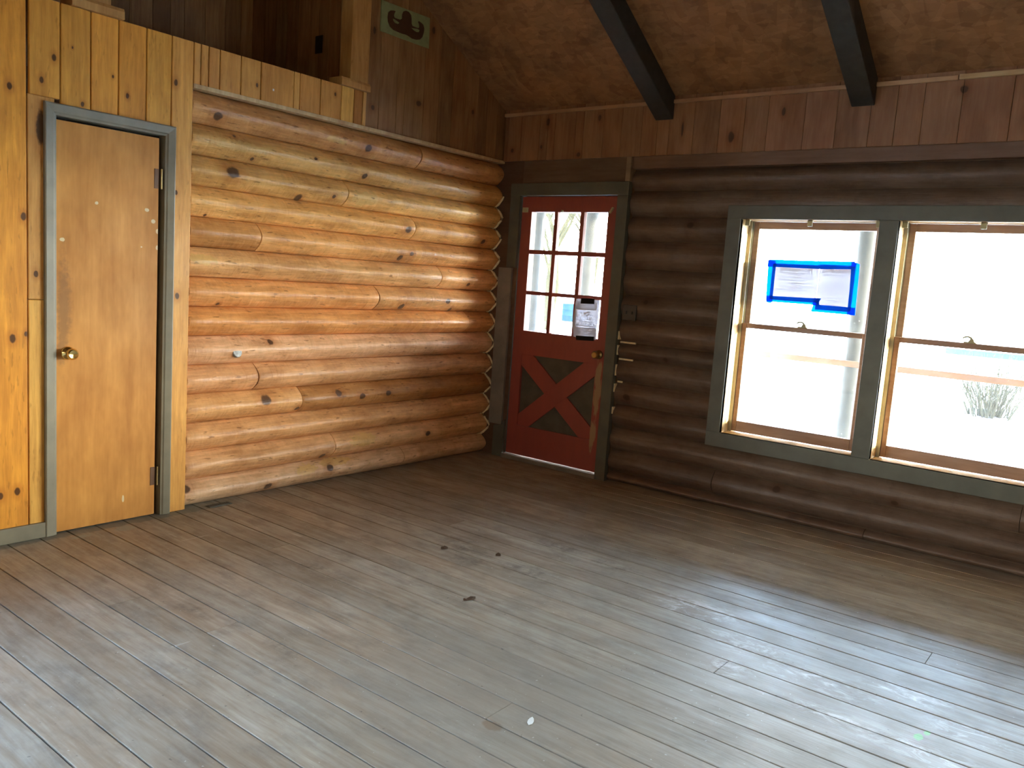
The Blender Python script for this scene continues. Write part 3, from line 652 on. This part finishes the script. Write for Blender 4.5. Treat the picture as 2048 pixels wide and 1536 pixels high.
# ------------------------------------------------------------------ windows
t1 = MB()
for (a, b) in [(1.905, 2.0)] + [(p[1], q[0]) for p, q in zip(WX[:-1], WX[1:])] + [(WX[-1][1], WX[-1][1] + .095)]: t1.box(a, b, -.036, .0, WZ0, WZ1)
t1.box(1.905, WX[-1][1] + .095, -.036, .0, WZ1, 1.982); t1.box(1.905, WX[-1][1] + .095, -.036, .0, .412, WZ0)
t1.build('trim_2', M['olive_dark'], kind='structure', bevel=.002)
JB = (.62, .43, .20, .3); SB = (.30, .185, .125, .2)
def window(i, xa, xb_):
    w = empty('window_%d' % i, ((xa + xb_) / 2, 0, WZ0), kind='structure')
    f = MB()
    f.box(xa - .02, xa, -.034, .20, WZ0, WZ1, JB); f.box(xb_, xb_ + .02, -.034, .20, WZ0, WZ1, JB)
    f.box(xa - .02, xb_ + .02, -.034, .20, WZ1, WZ1 + .02, JB); f.box(xa - .02, xb_ + .02, -.034, .24, WZ0 - .03, WZ0, JB)
    f.build('window_frame', M['jamb'], w)
    tr = MB()
    for s, xx in ((1, xa), (-1, xb_)):
        for y0, y1, th in ((.098, .102, .022), (.138, .142, .020), (.174, .180, .022)): tr.box(min(xx, xx + s * th), max(xx, xx + s * th), y0, y1, WZ0 + .001, WZ1 - .001)
        tr.box(min(xx, xx + s * .008), max(xx, xx + s * .008), .102, .174, WZ0 + .001, WZ1 - .001)
    tr.build('sash_track', M['liner'], w)
    def sash(name, y0, y1, z0, z1, st, top, bot):
        a, b = xa + .010, xb_ - .010; m = MB()
        m.box(a, a + st, y0, y1, z0, z1, SB); m.box(b - st, b, y0, y1, z0, z1, SB)
        m.box(a + st, b - st, y0, y1, z1 - top, z1, SB); m.box(a + st, b - st, y0, y1, z0, z0 + bot, SB)
        o = m.build(name, M['sash'], w, bevel=.003)
        yg = (y0 + y1) / 2 + .004
        MB().box(a + st - .004, b - st + .004, yg, yg + .003, z0 + bot - .004, z1 - top + .004).build('pane', M['glass'], o)
        return o
    sash('upper_sash', .1435, .1725, 1.206, 1.897, .046, .046, .030)
    lo = sash('lower_sash', .1035, .1365, .512, 1.236, .044, .032, .072)
    # sash lock on the meeting rail
    xm = (xa + xb_) / 2
    lk = MB().box(xm - .034, xm + .028, .108, .132, 1.236, 1.243).prism([(xm - .012, 1.243), (xm + .020, 1.243), (xm + .012, 1.262), (xm - .002, 1.262)], 1, .110, .130)
    lk.tube([(xm + .004, .12, 1.262), (xm - .012, .114, 1.272), (xm - .03, .108, 1.27), (xm - .04, .106, 1.262)], [.006, .005, .005, .004], 8)
    lk.build('sash_lock', M['clip'], w)
    for xx in (xa + .020, xm, xb_ - .018): MB().box(xx - .015, xx + .015, .020, .032, 1.862, 1.899).box(xx - .015, xx + .015, .020, .045, 1.892, 1.899).build('shade_bracket', M['clip'], w, bevel=.002)
    return w
for i, (a, b) in enumerate(WX): window(i + 1, a, b)

# paper notices and painter's tape on the upper pane of the first window (inner face of the glass)
YG = .158
def words(mb, xc, z, width, h, n, rr, y):
    """an unreadable line of print as word-length dashes"""
    x = xc - width / 2
    while x < xc + width / 2 - .004:
        w = min(rr.uniform(.006, .02), xc + width / 2 - x); mb.box(x, x + w, y, y + .0002, z, z + h); x += w + .0035
rr = random.Random(2)
def notice(x0, x1, z0, z1, lab, title, tsize, tx, tz, lines):
    o = MB().box(x0, x1, YG - .0012, YG - .0009, z0, z1).build('paper_notice', M['paper']); tag(o, lab, 'notice')
    vs, fs = font_mesh(title, tsize, 'CENTER'); m = MB()
    m.add([(tx - v[0], YG - .0006, tz + v[1]) for v in vs], fs)
    for (xc, z, wd, h) in lines: words(m, xc, z, wd, h, 0, rr, YG - .0007)
    m.build('print', M['ink'], o); return o
notice(2.165, 2.4655, 1.400, 1.634, 'wide white No Trespassing sheet, the left of two papers taped to the window', 'No Trespassing', .033, 2.319, 1.590,
       [(2.32, 1.576, .22, .0035), (2.32, 1.566, .09, .0035), (2.32, 1.553, .25, .0022), (2.33, 1.545, .22, .0022), (2.31, 1.532, .19, .0022), (2.33, 1.512, .10, .0045), (2.33, 1.502, .06, .0035), (2.33, 1.490, .10, .0022), (2.33, 1.480, .10, .0035), (2.30, 1.470, .25, .0022), (2.31, 1.462, .08, .0022)])
notice(2.466, 2.684, 1.358, 1.640, 'tall white WARNING sheet, the right of two papers taped to the window', 'WARNING', .036, 2.572, 1.590,
       [(2.57, 1.576, .15, .004), (2.57, 1.558, .045, .004), (2.57, 1.540, .03, .004), (2.57, 1.531, .07, .0022), (2.57, 1.522, .10, .0022), (2.57, 1.513, .14, .0022), (2.57, 1.504, .17, .0022), (2.57, 1.496, .15, .0022), (2.57, 1.487, .12, .0022), (2.57, 1.478, .11, .0022), (2.57, 1.470, .11, .0022), (2.57, 1.461, .12, .0022), (2.57, 1.452, .09, .0022), (2.57, 1.434, .15, .003), (2.57, 1.418, .09, .0045), (2.57, 1.408, .055, .003), (2.57, 1.390, .14, .0022)])
def tape(poly, dy, lab):
    o = MB().prism(poly, 1, YG - .0016 - dy, YG - .0014 - dy).build('painters_tape', M['tape']); tag(o, lab, 'tape', 'blue tape strips around the window notices')
tape([(2.130, 1.612), (2.130, 1.650), (2.140, 1.659), (2.36, 1.660), (2.665, 1.666), (2.684, 1.655), (2.684, 1.620), (2.50, 1.612), (2.38, 1.611)], 0, 'blue tape strip along the top of the window notices')
tape([(2.132, 1.656), (2.180, 1.650), (2.186, 1.63), (2.187, 1.384), (2.176, 1.377), (2.150, 1.380), (2.143, 1.40)], .0004, 'blue tape strip down the left edge of the window notices')
tape([(2.146, 1.386), (2.146, 1.424), (2.40, 1.427), (2.484, 1.429), (2.484, 1.386), (2.44, 1.386)], .0008, 'blue tape strip under the No Trespassing sheet')
tape([(2.446, 1.384), (2.492, 1.386), (2.486, 1.405), (2.497, 1.430), (2.455, 1.430)], .0012, 'short blue tape piece at the step between the two window notices')
tape([(2.441, 1.343), (2.452, 1.389), (2.600, 1.389), (2.708, 1.386), (2.710, 1.340), (2.60, 1.342)], .0016, 'blue tape strip under the WARNING sheet')
tape([(2.655, 1.664), (2.672, 1.669), (2.676, 1.660), (2.704, 1.652), (2.706, 1.60), (2.712, 1.341), (2.664, 1.341), (2.662, 1.50), (2.656, 1.62)], .0020, 'blue tape strip down the right edge of the window notices')

# security notice taped behind the lower right pane of the red door
YN = -.002
NO = [(.77, 1.305), (.971, 1.308), (.973, 1.257), (.972, 1.183), (.973, 1.138), (.965, 1.126), (.971, 1.019), (.952, 1.018), (.789, 1.021), (.769, 1.024), (.762, 1.064), (.751, 1.107), (.754, 1.148), (.762, 1.206), (.763, 1.273)]
sn = MB().prism(NO, 1, YN, YN + .0003).build('security_notice', M['notice']); tag(sn, 'grey and white security notice on the lower right pane of the red door', 'notice')
def band(poly, texts):
    loops = [poly]
    for (s, size, xc, z) in texts: loops += [[(xc - p[0], z + p[1]) for p in lp] for lp in font_loops(s, size)]
    return fill_mesh(loops)
ink = MB()
for poly, texts in (([(.783, 1.289), (.953, 1.293), (.952, 1.231), (.780, 1.226)], [('SECURITY', .030, .868, 1.264), ('NOTICE', .032, .872, 1.238)]),
                    ([(.777, 1.096), (.962, 1.101), (.962, 1.025), (.788, 1.026)], [('TRESPASSERS', .0215, .870, 1.076), ('WILL BE', .022, .872, 1.056), ('PROSECUTED', .0215, .872, 1.036)])):
    vs, fs = band(poly, texts); ink.add([(v[0], YN + .0006, v[1]) for v in vs], fs)
for poly in ([(.776, 1.096), (.780, 1.226), (.777, 1.226), (.773, 1.15), (.772, 1.11)], [(.952, 1.231), (.962, 1.101), (.965, 1.101), (.955, 1.231)],
             [(.842, 1.206), (.895, 1.221), (.898, 1.213), (.856, 1.199), (.851, 1.189), (.846, 1.190)], [(.862, 1.191), (.897, 1.206), (.896, 1.197), (.878, 1.188), (.882, 1.163), (.901, 1.165), (.910, 1.178), (.910, 1.155), (.901, 1.159), (.876, 1.156), (.872, 1.186)]):
    ink.prism(poly, 1, YN + .0005, YN + .0007)
for (xc, z, wd) in ((.870, 1.138, .125), (.870, 1.124, .14), (.869, 1.110, .17)): words(ink, xc, z, wd, .006, 0, rr, YN + .0005)
ink.build('print', M['ink'], sn)
o = MB().prism([(.810, 1.272), (.812, 1.312), (.928, 1.316), (.930, 1.276)], 1, YN - .0012, YN - .0006).build('black_tape', M['black_tape']); tag(o, 'black tape strip across the top of the security notice', 'tape')
o = MB().prism([(.791, 1.033), (.951, 1.040), (.951, 1.008), (.797, 1.000)], 1, YN - .0012, YN - .0006).build('black_tape', M['black_tape']); tag(o, 'black tape strip across the foot of the security notice', 'tape')

# switch box beside the door
e = empty('light_switch', (1.227, 0, 1.18), 'dark double switch plate on the logs right of the red door', 'light switch')
MB().box(1.176, 1.284, -.012, .004, 1.183, 1.293).build('plate', M['plate'], e, bevel=.003)
for xx in (1.207, 1.253): MB().box(xx - .005, xx + .005, -.024, -.010, 1.228, 1.248).build('toggle', M['plate'], e, bevel=.001)

# ------------------------------------------------------------------ ceiling, beams, remaining walls
RY = -4.3
cl = MB()
cl.prism([(.06, zc(.06)), (.06, zc(.06) + .1), (RY, zc(RY) + .1), (RY, zc(RY))], 0, -.9, 8.6)
cl.prism([(RY, zc(RY)), (RY, zc(RY) + .1), (2 * RY, zc(0) + .1), (2 * RY, zc(0))], 0, -.9, 8.6)
cl.build('ceiling', M['osb'], kind='structure')
for (xa, xb_, lab) in ((1.312, 1.447, 'black ceiling beam nearer the corner, left of the two'), (2.598, 2.730, 'black ceiling beam above the windows, right of the two')):
    o = MB().prism([(-.0225, 2.548), (-.0225, zc(-.0225) + .0), (RY, zc(RY)), (RY, zc(RY) - .142), ], 0, xa, xb_).build('ceiling_beam', M['black_beam'], bevel=.006)
    tag(o, lab, 'beam', 'black beams under the sloping ceiling'); o['kind'] = 'thing'
wb = MB(); r = random.Random(8)
FILL_BX = [(4.7, 5.3)]; BZ = (1.15, 1.80)  # unseen window added behind the viewer for fill light
ex_ = [-.9] + [q for p in FILL_BX for q in p] + [8.7]
for i in range(0, len(ex_), 2):
    x = ex_[i]
    while x < ex_[i + 1] - .001: q = min(x + .2, ex_[i + 1]); wb.box(x, q - .002, -8.75, -8.6, -.3, 2.9, vary((.40, .23, .10), r)); x = q
for (a, b) in FILL_BX: wb.box(a, b, -8.75, -8.6, -.3, BZ[0], (.4, .23, .1, .3)); wb.box(a, b, -8.75, -8.6, BZ[1], 2.9, (.4, .23, .1, .6))
wbo = wb.build('wall_back', M['frieze'], kind='structure')
for i, (a, b) in enumerate(FILL_BX):
    w_ = empty('window_%d' % (len(WX) + 1 + i), ((a + b) / 2, -8.6, BZ[0]), kind='structure')
    f_ = MB()
    for (p, q, u, v) in ((a - .06, a + .03, BZ[0] - .06, BZ[1] + .06), (b - .03, b + .06, BZ[0] - .06, BZ[1] + .06), (a, b, BZ[0] - .06, BZ[0] + .03), (a, b, BZ[1] - .03, BZ[1] + .06), (a, b, 1.43, 1.47)): f_.box(p, q, -8.76, -8.58, u, v)
    f_.build('window_frame', M['olive_dark'], w_); MB().box(a + .02, b - .02, -8.68, -8.676, BZ[0] + .02, BZ[1] - .02).build('pane', M['glass'], w_)
wf = MB(); y = 0.0
while y > -8.6: wf.box(7.6, 7.62, y - .198, y, -.1, min(zc(y), zc(2 * RY - (y - .2))) + .05, vary((.40, .23, .10), r)); y -= .2
wf.box(7.62, 7.8, -8.8, .2, -.3, 5.3, (.3, .18, .08, 0)); wf.build('wall_front', M['gable'], kind='structure')

w_ = empty('window_%d' % (len(WX) + 2), (-.02, (FILL_LW[0] + FILL_LW[1]) / 2, FILL_LW[2]), kind='structure')  # added window, out of view, fills the near floor with light
f_ = MB(); a, b, c, d = FILL_LW
for (p, q, u, v) in ((a - .06, a + .03, c - .06, d + .06), (b - .03, b + .06, c - .06, d + .06), (a, b, c - .06, c + .03), (a, b, d - .03, d + .06), (a, b, 1.43, 1.47), ((a + b) / 2 - .02, (a + b) / 2 + .02, c, d)): f_.box(-.17, .016, p, q, u, v)
f_.build('window_frame', M['olive'], w_); MB().box(-.09, -.086, a + .02, b - .02, c + .02, d - .02).build('pane', M['glass'], w_)

# ------------------------------------------------------------------ small things on the floor
def shape(name, poly, z, lift, mat, lab, cat):
    m = MB(); n = len(poly); cx = sum(p[0] for p in poly) / n; cy = sum(p[1] for p in poly) / n
    vs = [(p[0], p[1], z + lift * (0.4 + 0.6 * ((i * 7) % 3) / 2)) for i, p in enumerate(poly)] + [(cx, cy, z + .002)] + [(p[0], p[1], z) for p in poly] + [(cx, cy, z)]
    fs = []
    for i in range(n): fs += [(i, (i + 1) % n, n), (n + 1 + (i + 1) % n, n + 1 + i, 2 * n + 1), (i, n + 1 + i, n + 1 + (i + 1) % n, (i + 1) % n)]
    o = m.add(vs, fs).build(name, mat); tag(o, lab, cat); return o
def blob(cx, cy, rx, ry, rot, n=9, seed=0):
    q = random.Random(seed); out = []
    for i in range(n):
        a = 2 * PI * i / n; k = q.uniform(.75, 1.2); x, y = math.cos(a) * rx * k, math.sin(a) * ry * k
        out.append((cx + x * math.cos(rot) - y * math.sin(rot), cy + x * math.sin(rot) + y * math.cos(rot)))
    return out
shape('dry_leaf', blob(1.945, -2.432, .034, .007, 1.15, 9, 1), 0, .012, M['leaf'], 'long curled brown leaf in the middle of the floor', 'leaf')
shape('dry_leaf', blob(1.41, -2.02, .016, .007, 1.0, 8, 2), 0, .016, M['leaf'], 'small dark leaf on the floor nearest the log wall', 'leaf')
shape('dry_leaf', blob(1.665, -1.887, .014, .007, .9, 8, 3), 0, .016, M['leaf'], 'small dark leaf on the floor, the right one of the two small leaves', 'leaf')
shape('paint_chip', blob(2.742, -3.046, .012, .024, .4, 8, 4), 0, .003, M['chip'], 'white paint chip lying on the bare floor boards', 'paint chip')
e = empty('floor_register', (.04, -2.45, 0), 'narrow dark floor vent against the foot of the log wall', 'vent')
MB().box(.012, .058, -2.53, -2.385, .0, .004).build('frame', M['olive_dark'], e, bevel=.001)
sl = MB()
for i in range(9): sl.box(.018, .052, -2.522 + i * .015, -2.514 + i * .015, .004, .0055)
sl.build('grille', M['plate'], e)

# ------------------------------------------------------------------ outdoors
MB().box(-80, 80, .2, 110, -.5, -.30).box(-80, 80, -40, .2, -.6, -.35).build('ground', M['ground_dry'], kind='structure')
pf = MB(); y = .205
while y < 3.75: pf.box(-4.5, 6.3, y, y + .135, -.08, -.05); y += .14
pf.box(-4.5, 6.3, 3.62, 3.78, -.3, -.08); pf.build('porch_floor', M['porch'], kind='structure')
MB().prism([(.20, 2.74), (.20, 2.84), (4.1, 2.54), (4.1, 2.44)], 0, -8.0, 9.6).build('porch_roof', M['porch'], kind='structure')
o = MB().box(-8, 9.6, 3.58, 3.72, 2.300, 2.468).build('porch_beam', M['post'], bevel=.01); tag(o, 'long beam along the outer edge of the porch roof', 'beam'); o['kind'] = 'thing'
for (px, rad, lab) in ((1.786, .093, 'grey log porch post seen through the first window'), (-1.527, .099, 'porch post seen through the right column of door panes'), (-2.342, .092, 'porch post seen through the left column of door panes')):
    o = MB().tube([(px, 3.65, -.05), (px + .004, 3.65, 1.0), (px, 3.65, 2.30)], [rad * 1.0, rad, rad * .97], 24).build('porch_post', M['post'], smooth=True); tag(o, lab, 'post', 'porch posts')
o = MB().box(-1.45, 6.3, 3.515, 3.555, .771, .834, (.13, .055, .018, .3)).build('porch_rail', M['rail'], bevel=.004); tag(o, 'orange wooden porch rail running past both windows', 'rail')
e = empty('far_fence', (3.5, 12, -.3), 'pale grey-green bar beyond the porch rail in the right window', 'fence')
MB().box(1.15, 9.0, 11.98, 12.02, .60, .705).build('bar', M['teal'], e)
for xx in (3.9, 6.4, 8.9): MB().box(xx, xx + .08, 12.02, 12.10, -.3, .70).build('post', M['teal'], e)
# bare shrub
r = random.Random(14); st = MB()
bx, by = 2.28, 9.75
for i in range(120):
    a = r.uniform(0, 2 * PI); d0 = r.uniform(0, .28); lean = r.uniform(.1, .55); hgt = r.uniform(.55, 1.15)
    p0 = Vector((bx + math.cos(a) * d0 * 1.2, by + math.sin(a) * d0, -.28)); b2 = a + r.uniform(-.7, .7)
    p3 = p0 + Vector((math.cos(b2) * lean, math.sin(b2) * lean * .8, hgt)); p1 = p0.lerp(p3, .35) + Vector((r.uniform(-.06, .06), r.uniform(-.06, .06), .04)); p2 = p0.lerp(p3, .7) + Vector((r.uniform(-.05, .05), r.uniform(-.05, .05), .03))
    st.tube([p0, p1, p2, p3], [.009, .007, .005, .002], 5)
    for q in range(2):
        s0 = p1.lerp(p2, r.random()); st.tube([s0, s0 + Vector((r.uniform(-.16, .16), r.uniform(-.14, .14), r.uniform(.1, .3)))], [.004, .0015], 4)
sh = empty('bare_shrub', (bx, by, -.3), 'leafless twiggy shrub on a mulch ring outside the right window', 'shrub')
st.build('stems', M['twig'], sh)
mu = MB(); mu.lathe([(0, .62), (.03, .58), (.07, .40), (.09, .15), (.095, 0)], (bx, by, -.3), (0, 0, 1), 26); mu.build('mulch_ring', M['mulch'], sh, smooth=True)
# bare trees far off, behind the door panes
r = random.Random(23)
def branch(mb, p, d, L, rad, depth):
    q = p + d * L; mb.tube([p, p.lerp(q, .5) + Vector((r.uniform(-.05, .05), r.uniform(-.05, .05), 0)) * L, q], [rad, rad * .8, rad * .6], 6)
    if depth:
        for _ in range(3):
            nd = (d + Vector((r.uniform(-.9, .9), r.uniform(-.9, .9), r.uniform(.25, .8)))).normalized(); branch(mb, p.lerp(q, r.uniform(.5, 1)), nd, L * r.uniform(.5, .75), rad * .5, depth - 1)
for (tx, ty, h_, rad, lab) in ((-13.0, 19, 3.0, .12, 'bare tree outside, seen through the left column of door panes'), (-16.5, 24, 3.4, .22, 'bare tree outside, its trunk at the left of the middle column of door panes'), (-10.2, 17.5, 2.6, .09, 'thin bare tree outside, seen through the right column of door panes')):
    m = MB(); branch(m, Vector((tx, ty, -.3)), Vector((r.uniform(-.05, .05), 0, 1)).normalized(), h_, rad, 3)
    o = m.build('bare_tree', M['bark']); tag(o, lab, 'tree', 'bare trees beyond the porch')
e = MB().lathe([(0, .36), (.04, .38), (.25, .38), (.27, .39), (.29, .38), (.52, .38), (.54, .39), (.56, .38), (.78, .38), (.80, .34), (.79, 0)], (-16.75, 26, -.3), (0, 0, 1)).build('blue_drum', M['drum'], smooth=True)
tag(e, 'pale blue drum-shaped object far outside the door panes', 'drum')

# ------------------------------------------------------------------ light
w = bpy.data.worlds.new('day'); bpy.context.scene.world = w; w.use_nodes = True
nt = w.node_tree; nt.nodes.clear(); out = nt.nodes.new('ShaderNodeOutputWorld'); bg = nt.nodes.new('ShaderNodeBackground')
tc = nt.nodes.new('ShaderNodeTexCoord'); sx = nt.nodes.new('ShaderNodeSeparateXYZ'); cr = nt.nodes.new('ShaderNodeValToRGB')
nt.links.new(tc.outputs['Generated'], sx.inputs[0]); nt.links.new(sx.outputs[2], cr.inputs[0]); nt.links.new(cr.outputs[0], bg.inputs[0]); nt.links.new(bg.outputs[0], out.inputs[0])
cr.color_ramp.interpolation = 'EASE'
# dim hazy band of distant trees near the horizon, bright sky above it, bluer overhead
for k_, (p_, c_) in enumerate(((0.0, (.60, .565, .50)), (.12, (.66, .635, .59)), (.23, (.48, .53, .60)), (.35, (.30, .43, .62)), (.55, (.26, .42, .74)), (.95, (.32, .46, .75)))):
    e_ = cr.color_ramp.elements[k_] if k_ < 2 else cr.color_ramp.elements.new(p_)
    e_.position = p_; e_.color = (*c_, 1)
bg.inputs[1].default_value = 11.0
def portal(x0, x1, z0, z1, y):
    l = bpy.data.lights.new('window_portal', 'AREA'); l.shape = 'RECTANGLE'; l.size = x1 - x0; l.size_y = z1 - z0; l.cycles.is_portal = True
    o = bpy.data.objects.new('window_portal', l); C.objects.link(o); o.location = ((x0 + x1) / 2, y, (z0 + z1) / 2); o.rotation_euler = (-PI / 2, 0, 0)
for a, b in WX: portal(a, b, WZ0, WZ1, .205)
portal(.28, .99, 1.02, 1.94, .06)
for a, b in FILL_BX: portal(a, b, BZ[0], BZ[1], -8.78)
bpy.data.objects['window_portal.005'].rotation_euler = (PI / 2, 0, 0)
portal(-.85, .85, FILL_LW[2], FILL_LW[3], 0); o = bpy.data.objects['window_portal.006']; o.location = (-.18, (FILL_LW[0] + FILL_LW[1]) / 2, (FILL_LW[2] + FILL_LW[3]) / 2); o.rotation_euler = (PI / 2, 0, -PI / 2)
s = bpy.data.lights.new('sun', 'SUN'); s.energy = 3.2; s.angle = math.radians(.8); s.color = (1, .86, .62)
so = bpy.data.objects.new('sun', s); C.objects.link(so); so.rotation_euler = Vector((-1, -.17, -.080)).to_track_quat('-Z', 'Y').to_euler()

# ------------------------------------------------------------------ camera
cam = bpy.data.cameras.new('camera'); co = bpy.data.objects.new('camera', cam); C.objects.link(co)
co.location = (4.1626, -5.1151, 1.4149); co.rotation_euler = (1.4438, -.0693, .6652)
cam.sensor_width = 36; cam.lens = 1641.6 / 2048 * 36; cam.clip_start = .05; cam.clip_end = 400
sc = bpy.context.scene; sc.camera = co
sc.view_settings.view_transform = 'Standard'; sc.view_settings.look = 'None'; sc.view_settings.gamma = 1; sc.view_settings.use_curve_mapping = False
sc.view_settings.exposure = 3.6
sc.render.engine = 'CYCLES'
sc.cycles.use_denoising = True
sc.cycles.max_bounces = 9; sc.cycles.diffuse_bounces = 5; sc.cycles.transparent_max_bounces = 16
sc.cycles.sample_clamp_indirect = 6
